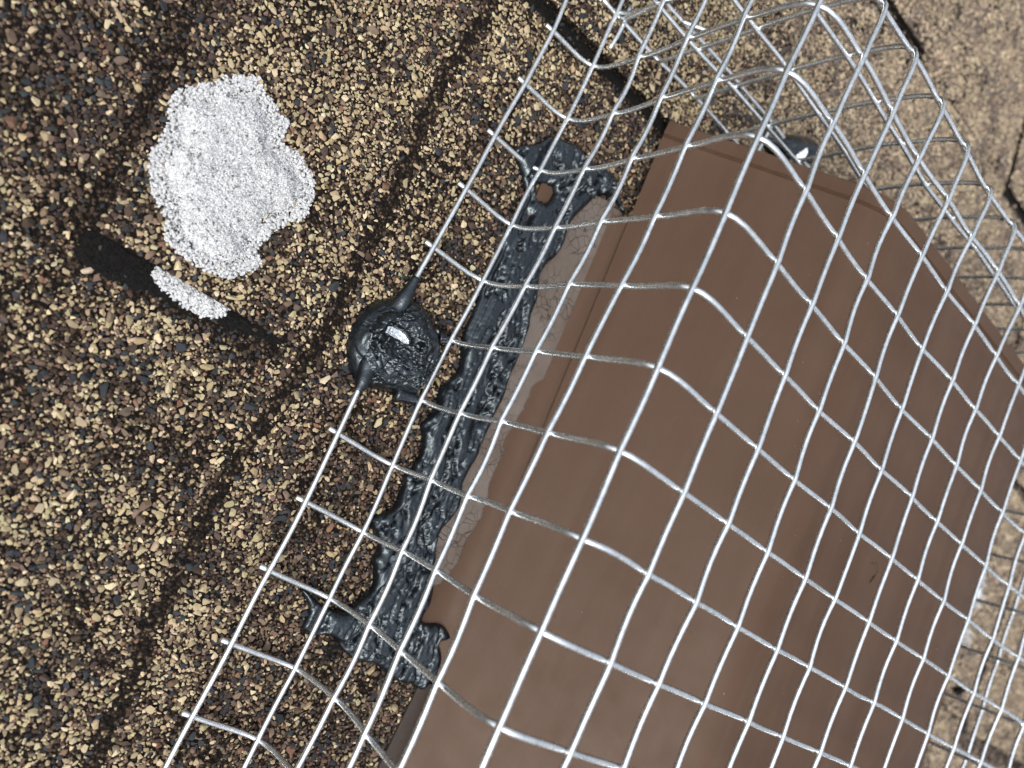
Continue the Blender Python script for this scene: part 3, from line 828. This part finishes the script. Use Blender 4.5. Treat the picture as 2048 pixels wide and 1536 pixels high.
# wire lattice nodes measured on the cage (thousandths of a cell), long wires 0-17, cross wires -1..11
PD = np.array([int(a) for a in """-41 942 40 52 -65 31 51 -1055 21 9 -2040 21 -24 -3002 57 -46 -4009 43 -73 -4991 31 -66 -5971 33 -24 -6954 44 16 -7949 49 17 -8935 36 25 -9947 30 23 -10927 0 910 1049 19 970 37 -12 993 -969 -22 970 -1962 -11 949 -2972 -8 933 -3966 8 912 -4990 -11 915 -5977 -7 967 -6989 13 1017 -7998 34 1018 -8983 28 1026 -9987 28 1015 -10986 13 1037 1026 990 1083 10 974 1118 -1001 972 1098 -1998 974 1091 -3008 979 1065 -3999 993 1027 -5000 986 1033 -6013 982 1074 -6988 999 1145 -7973 1025 1183 -8985 1033 1196 -9958 1021 1174 -10968 1009 1044 1018 1982 1065 19 1989 1092 -988 1994 1093 -1996 1988 1089 -3005 1986 1057 -3992 1997 1040 -4996 1999 1028 -6003 1992 1052 -7017 1997 1093 -7984 2012 1129 -8994 2020 1177 -9991 2028 1172 -10988 2014 1051 1003 2974 1053 3 2992 1067 -999 3004 1068 -2005 3004 1096 -3023 3003 1076 -4018 3008 1037 -5013 3005 1014 -6026 2996 1001 -7020 2994 1032 -8018 3007 1073 -9001 3015 1102 -10000 3018 1112 -11001 3009 1254 988 3942 1230 -6 3985 1206 -1011 3975 1184 -1983 4009 1214 -3001 3997 1215 -3990 4000 1219 -4992 4002 1213 -5997 3995 1223 -7007 4005 1221 -8019 4003 1227 -9016 4002 1235 -10015 3999 1246 -11014 3992 2256 975 3918 2198 24 4039 2181 -998 4015 2180 -1998 4034 2205 -3015 4038 2215 -4019 4040 2223 -5015 4052 2230 -6011 4062 2221 -7001 4053 2222 -8024 4047 2216 -9025 4022 2225 -10025 4015 2236 -11025 4012 3229 1018 3856 3212 10 3931 3184 -1010 3907 3173 -2010 3906 3180 -3006 3916 3198 -4015 3924 3215 -5012 3949 3219 -6008 3957 3220 -7010 3955 3200 -8035 3911 3205 -9035 3897 3215 -10032 3892 3225 -11031 3890 4248 1006 3782 4208 2 3825 4168 -1009 3795 4161 -2015 3788 4175 -3016 3809 4187 -4018 3818 4202 -5010 3846 4212 -6011 3859 4213 -7020 3850 4203 -8030 3821 4203 -9029 3800 4209 -10028 3787 4218 -11027 3780 5249 998 3709 5199 15 3800 5155 -999 3752 5151 -2006 3728 5162 -3001 3737 5185 -4001 3774 5195 -5000 3793 5209 -6022 3800 5210 -7032 3784 5208 -8014 3769 5206 -9016 3749 5209 -10018 3733 5215 -11019 3723 6287 955 3639 6187 11 3730 6146 -999 3678 6136 -2004 3628 6164 -3014 3639 6176 -4003 3664 6185 -5003 3675 6193 -6010 3671 6200 -7019 3665 6201 -8021 3653 6201 -9017 3640 6204 -10015 3628 6209 -11014 3619 7275 959 3632 7182 14 3730 7146 -1006 3680 7146 -2015 3645 7165 -3020 3637 7171 -4004 3649 7185 -5006 3668 7192 -6017 3662 7201 -7022 3658 7199 -8009 3637 7200 -9009 3625 7204 -10010 3618 7209 -11011 3613 8267 979 3643 8211 -13 3684 8153 -1010 3622 8149 -2020 3587 8168 -3030 3583 8172 -4016 3585 8179 -5004 3595 8190 -6019 3592 8195 -7018 3579 8194 -8011 3559 8197 -9011 3551 8201 -10013 3547 8206 -11013 3544 9259 979 3611 9210 -21 3608 9171 -1022 3586 9161 -2025 3566 9169 -3028 3556 9172 -4020 3547 9186 -5021 3562 9189 -6016 3551 9194 -7022 3541 9194 -8022 3522 9195 -9022 3508 9199 -10021 3501 9205 -11021 3500 10252 976 3571 10211 -22 3559 10179 -1020 3547 10163 -2018 3534 10168 -3029 3522 10179 -4027 3532 10185 -5014 3534 10188 -6021 3517 10191 -7034 3501 10192 -8033 3486 10194 -9031 3476 10199 -10030 3472 10204 -11029 3473 11247 969 3563 11212 -30 3552 11185 -1030 3543 11171 -2030 3537 11170 -3032 3533 11177 -4034 3536 11192 -5046 3547 11193 -6045 3527 11188 -7036 3497 11189 -8034 3483 11193 -9034 3480 11198 -10034 3483 11204 -11034 3488 12243 962 3601 12212 -39 3594 12189 -1040 3589 12176 -2041 3588 12173 -3044 3590 12181 -4046 3597 12192 -5048 3604 12196 -6038 3594 12184 -7032 3543 12186 -8034 3534 12191 -9036 3538 12196 -10037 3545 12202 -11037 3552 13239 961 3626 13212 -40 3624 13192 -1041 3623 13180 -2044 3624 13178 -3047 3626 13183 -4051 3627 13191 -5057 3625 13194 -6064 3615 13189 -7053 3600 13187 -8046 3591 13190 -9041 3591 13195 -10039 3594 13201 -11037 3599""".split()], float).reshape(18, 13, 3)/1000.0
J0, J1 = -1, 15
NJ = J1-J0+1
G = np.zeros((23, NJ, 3))
for k in range(NJ):
    j = J0+k
    if k < 13: G[:18, k] = PD[:, k]
    else:
        G[:18, k] = PD[:, 12]+(k-12)*np.array([0.0, -1.0, 0.0])
for k in range(NJ):
    b = G[17, k]
    for q, (dx, z) in enumerate(((0.10, 2.84), (0.12, 1.84), (0.10, 0.84), (0.16, -0.08), (1.16, -0.10))):
        G[18+q, k] = (b[0]+dx, b[1], z)
RW = 0.0385
cage = tag(empty('wire_cage'), 'galvanised wire mesh cage fixed over the brown vent', 'wire cage')
def outward(i, k):
    a = G[max(i-1, 0), k]; b = G[min(i+1, 22), k]
    t = b-a; nrm = np.array([-t[2], 0, t[0]]); return nrm/np.linalg.norm(nrm)
def nugget(p, r=0.052):
    V, Fq = [], []
    n, mm = 8, 4
    V.append(p+np.array([0, 0, r]))
    for a in range(1, mm):
        for b in range(n):
            th, ph = math.pi*a/mm, 2*math.pi*b/n
            V.append(p+r*np.array([math.sin(th)*math.cos(ph), math.sin(th)*math.sin(ph), math.cos(th)]))
    V.append(p-np.array([0, 0, r]))
    for b in range(n): Fq.append((0, 1+b, 1+(b+1) % n))
    for a in range(mm-2):
        for b in range(n): Fq.append((1+a*n+b, 1+(a+1)*n+b, 1+(a+1)*n+(b+1) % n, 1+a*n+(b+1) % n))
    e = len(V)-1; o = 1+(mm-2)*n
    for b in range(n): Fq.append((o+b, e, o+(b+1) % n))
    return V, Fq
SUB = 6
def wobble(P, sub, amp, seed):
    r = np.random.default_rng(seed)
    out = P.copy()
    n = (len(P)-1)//sub
    for s in range(n):
        a = r.normal(0, amp, 3)
        for k in range(1, sub):
            out[s*sub+k] += a*math.sin(math.pi*k/sub)
    return out
def ext(P, a=0.12, b=0.12):
    P = np.asarray(P)
    d0 = P[0]-P[1]; d1 = P[-1]-P[-2]
    A = [P[0]+d0/np.linalg.norm(d0)*a] if a else []
    B = [P[-1]+d1/np.linalg.norm(d1)*b] if b else []
    return np.vstack(A+[P]+B) if (A or B) else P

# end wall lattice: the top's long wires turn down at the far end, then out along the roof
K1 = 0                                        # column index of cross wire -1
EW = {}
for i in range(5, 18):
    t = G[i, K1]
    EW[i] = [t, np.array((t[0]-0.10, t[1]+0.14, t[2]-0.97)), np.array((t[0]-0.12, t[1]+0.14, t[2]-1.97)),
             np.array((t[0]-0.14, t[1]+0.10, 0.80)), np.array((t[0]-0.26, t[1]+0.02, -0.06)), np.array((t[0]-0.28, t[1]+0.95, -0.09))]

for i in range(23):                           # long wires, on the outside of the cross wires
    off = np.stack([G[i, k]+outward(i, k)*0.030 for k in range(NJ)])
    if 5 <= i <= 17:
        down = np.stack(EW[i][1:])[::-1]
        P = np.vstack([down, off])
        C_ = catmull(P, SUB)
    else:
        lead = off[0]+(off[0]-off[1])*(1.0 if i in (0, 1, 22) else 0.55)
        P = np.vstack([lead, off])
        C_ = catmull(P, SUB)
    C_ = wobble(C_, SUB, 0.006, 300+i)
    o0 = 5 if 5 <= i <= 17 else 1             # strands sag a little between welds
    r_ = np.random.default_rng(900+i)
    for k in range(NJ-1):
        sg = r_.uniform(0.010, 0.032) if i > 1 else 0.008
        for q in range(1, SUB): C_[(o0+k)*SUB+q] -= outward(i, k)*sg*math.sin(math.pi*q/SUB)
    v, f = tube(ext(C_), RW)
    mesh_obj('long_wire', v, f, M_ZN, cage, True)
for k in range(NJ):                           # cross wires
    P = np.stack([G[i, k]-outward(i, k)*0.030 for i in range(23)])
    C_ = wobble(catmull(P, SUB), SUB, 0.006, 500+k)
    buried = J0+k in (5, 6)                   # these two ends lie inside the tar mound
    if buried: C_ = C_[4:]
    parts = [tube(ext(C_, 0 if buried else 0.13, 0.13), RW)]
    parts += [nugget(G[i, k]-outward(i, k)*0.006, 0.047) for i in range(1 if buried else 0, 23)]
    v, f = join(parts)
    mesh_obj('cross_wire', v, f, M_ZN, cage, True)
for q in range(1, 6):                         # level wires of the end wall and its foot
    row = np.stack([EW[i][q] for i in range(5, 18)])
    off = np.array([0, -0.055, 0]) if q < 4 else np.array([0, 0, 0.05])
    P = row+off
    lead = P[0]-(P[1]-P[0])*(0.85 if q < 4 else 0.3)
    C_ = wobble(catmull(np.vstack([lead, P]), SUB), SUB, 0.006, 700+q)
    parts = [tube(ext(C_), RW)]+[nugget(row[a]+off*0.5, 0.05) for a in range(len(row))]
    v, f = join(parts)
    mesh_obj('end_wire', v, f, M_ZN, cage, True)
# two cut stubs at the near corner
for a, b in (((1.05, 1.25, 0.06), (1.10, 0.47, -0.02)), ((2.10, 1.9, -0.02), (2.62, 2.0, 0.25))):
    v, f = tube(catmull(np.array([a, (np.array(a)+np.array(b))/2+np.array([0.02, 0, 0.02]), b]), 5), RW)
    mesh_obj('end_wire', v, f, M_ZN, cage, True)

# tar drawn out along the wires that run into the mound
def tail(pts, r0, r1):
    C_ = catmull(np.array(pts), 8)
    rr_ = r1+(r0-r1)*np.linspace(1, 0, len(C_))**1.5*(1+0.08*np.sin(np.arange(len(C_))*0.9))
    return tube(C_, rr_, 10)
g = lambda i, j: G[i, j-J0]
up = g(0, 5)+(g(0, 4)-g(0, 5))*0.47
dn = g(0, 6)+(g(0, 7)-g(0, 6))*0.36
c5 = g(0, 5)+(g(1, 5)-g(0, 5))*0.90
tl = [tail([(-0.03, -5.10, -0.10), (-0.055, -4.86, 0.02), tuple(up+np.array([0, 0, 0.03]))], 0.22, 0.066), tail([(-0.06, -5.90, -0.02), (-0.045, -6.17, 0.05), tuple(dn+np.array([0, 0, 0.03]))], 0.16, 0.068),
      tail([(0.72, -5.06, -0.03), (0.82, -5.02, -0.02), tuple(c5)], 0.10, 0.055), tail([(0.55, -6.06, -0.12), (0.78, -6.02, -0.10), (0.97, -6.0, -0.05)], 0.14, 0.07)]
v, f = join(tl)
mesh_obj('tar_tail', v, f, M_TAR, dome, True)

def bead_h(x, y, d):
    h = 0.34*np.sqrt(np.clip(1-(1-np.clip(d/0.35, 0, 1))**2, 0, 1))*(0.7+0.6*fbm(x*3, y*3, 61))
    return h+0.04*(ridged(x*5, y*5, 62)-0.6)*sstep(0, 0.1, d)
bead = field('tar_patch', BEAD, [], 0.03, bead_h, roof_z, M_TAR)
tag(bead, 'small blob of black tar behind the far corner of the vent', 'tar')
v, f = disc((5.72, 1.86, 0.14), 0.13, (0.35, -0.3)); mesh_obj('washer', v, f, M_WASH, bead)

def smear(poly, name, label, seed):
    o = field(name, smooth_poly(poly, 2, 0.12, seed), [], 0.03, lambda x, y, d: -0.03+0.10*fbm(x*5, y*5, seed)*sstep(0, 0.2, d), roof_z, M_SMEAR)
    tag(o, label, 'tar')
    return o
smear([(1.25, -9.45), (1.42, -9.32), (1.70, -9.42), (1.78, -9.62), (1.62, -9.86), (1.38, -9.92), (1.22, -9.74)], 'tar_smear', 'dull black smear of tar below the lower end of the seam', 71)

# ------------------------------------------------------------------ snow
def snow(poly, label, H, res, ng, seed, base=roof_z, lowe=-0.05):
    def h(x, y, d):
        e = sstep(-0.05, 0.42, d-0.22*(fbm(x*5, y*5, seed+3)-0.35))
        return lowe+(H-lowe)*e*(0.8+0.4*fbm(x*2.4, y*2.4, seed))+0.055*(fbm(x*13, y*13, seed+1, 3)-0.5)+0.02*(hash2(np.round(x/res), np.round(y/res), seed)-0.5)
    o = field('snow_patch', poly, [], res, h, base, M_SNOW)
    tag(o, label, 'snow patch')
    P = np.array(poly); lo, hi = P.min(0)-0.05, P.max(0)+0.05
    X = rng.uniform(lo[0], hi[0], ng*3); Y = rng.uniform(lo[1], hi[1], ng*3)
    d, _, _ = nearest(X, Y, [poly]); ins = inside(X, Y, poly)
    keep = (ins | (d < 0.06*rng.random(len(X)))) & (rng.random(len(X)) < np.where(ins, 0.45+0.4*sstep(0.05, 0.4, d), 0.5))
    X, Y, d, ins = X[keep], Y[keep], d[keep], ins[keep]
    n = len(X)
    D = rng.uniform(0.022, 0.050, n)*np.where(d < 0.12, 1.5, 1.0)
    Z = base(X, Y)+np.where(ins, np.maximum(h(X, Y, d), 0.025), 0.03)+D*rng.uniform(-0.15, 0.2, n)
    scl = D[:, None]*rng.uniform(0.8, 1.2, (n, 3))
    scatter('ice_grains', np.stack([X, Y, Z], 1), rng.uniform(0, 6.28, (n, 3)), scl, np.where(rng.random((n, 1)) < 0.05, 0.22, rng.uniform(0.80, 0.96, (n, 1)))*np.array([0.975, 0.99, 1.0]), M_ICE, o, 0.9, True)
    return o
snow(SNOW, 'large patch of melting white snow on the shingle left of the tar mound', 0.18, 0.016, 10500, 81)
snow(SNOW2, 'thin sliver of snow lying in the dark step below the large snow patch', 0.12, 0.016, 1500, 83, lambda x, y: np.full(np.shape(x), -0.20), 0.03)
snow([(17.75, -2.25), (18.15, -2.35), (18.45, -2.95), (18.35, -3.25), (17.9, -3.15)], 'white snow scrap on the shingles beyond the vent, nearer the end wall of the cage', 0.12, 0.04, 300, 85)
snow([(17.95, -3.8), (18.4, -3.85), (18.55, -4.15), (18.2, -4.3), (17.95, -4.1)], 'tiny white snow crumb on the shingles beyond the vent, lower of two scraps', 0.10, 0.04, 150, 87)

# ------------------------------------------------------------------ grit, a hair and crumbs
def crumb(c, r, mat, name, label, cat, seed):
    v, f = rock(seed, 14, 0.7)
    o = mesh_obj(name, np.array(v)*r*2+np.array(c), f, mat)
    tag(o, label, cat)
    return o
crumb((18.5, -5.4, float(roof_z(18.5, -5.4))+0.12), 0.22, M_SMEAR, 'tar_crumb', 'black crumb of tar on the shingles past the lower far edge of the vent', 'tar', 900)
V, Fq = [], []
parts = []
for k in range(36):
    y = rng.uniform(-11.5, -0.3)
    sec = section(y); q = rng.integers(0, len(sec)-8); u = rng.random()
    x = sec[q][0]*(1-u)+sec[q+1][0]*u; z = sec[q][1]*(1-u)+sec[q+1][1]*u
    v, f = rock(k % NVAR)
    r = rng.uniform(0.008, 0.02)
    parts.append(((np.array(v)*r*2+np.array([x, y, z+r*0.3])), f))
v, f = join(parts)
grit = mesh_obj('grit', v, f, mat_plain('pale_grit', (0.22, 0.16, 0.10), 0.8), vent); grit['kind'] = 'stuff'
hz = ZT+0.012
v, f = tube(catmull(np.array([(8.30, -4.95, hz), (8.42, -4.92, hz+0.03), (8.52, -5.00, hz+0.01), (8.50, -5.12, hz)]), 6), 0.005, 5)
v2, f2 = tube(catmull(np.array([(8.50, -5.10, hz), (8.47, -5.16, hz+0.01), (8.45, -5.24, hz)]), 5), 0.012, 6)
v, f = join([(v, f), (v2, f2)])
tag(mesh_obj('plant_fibre', v, f, M_BR, None, True), 'tiny curled dark fibre lying on the flat top of the vent', 'fibre')
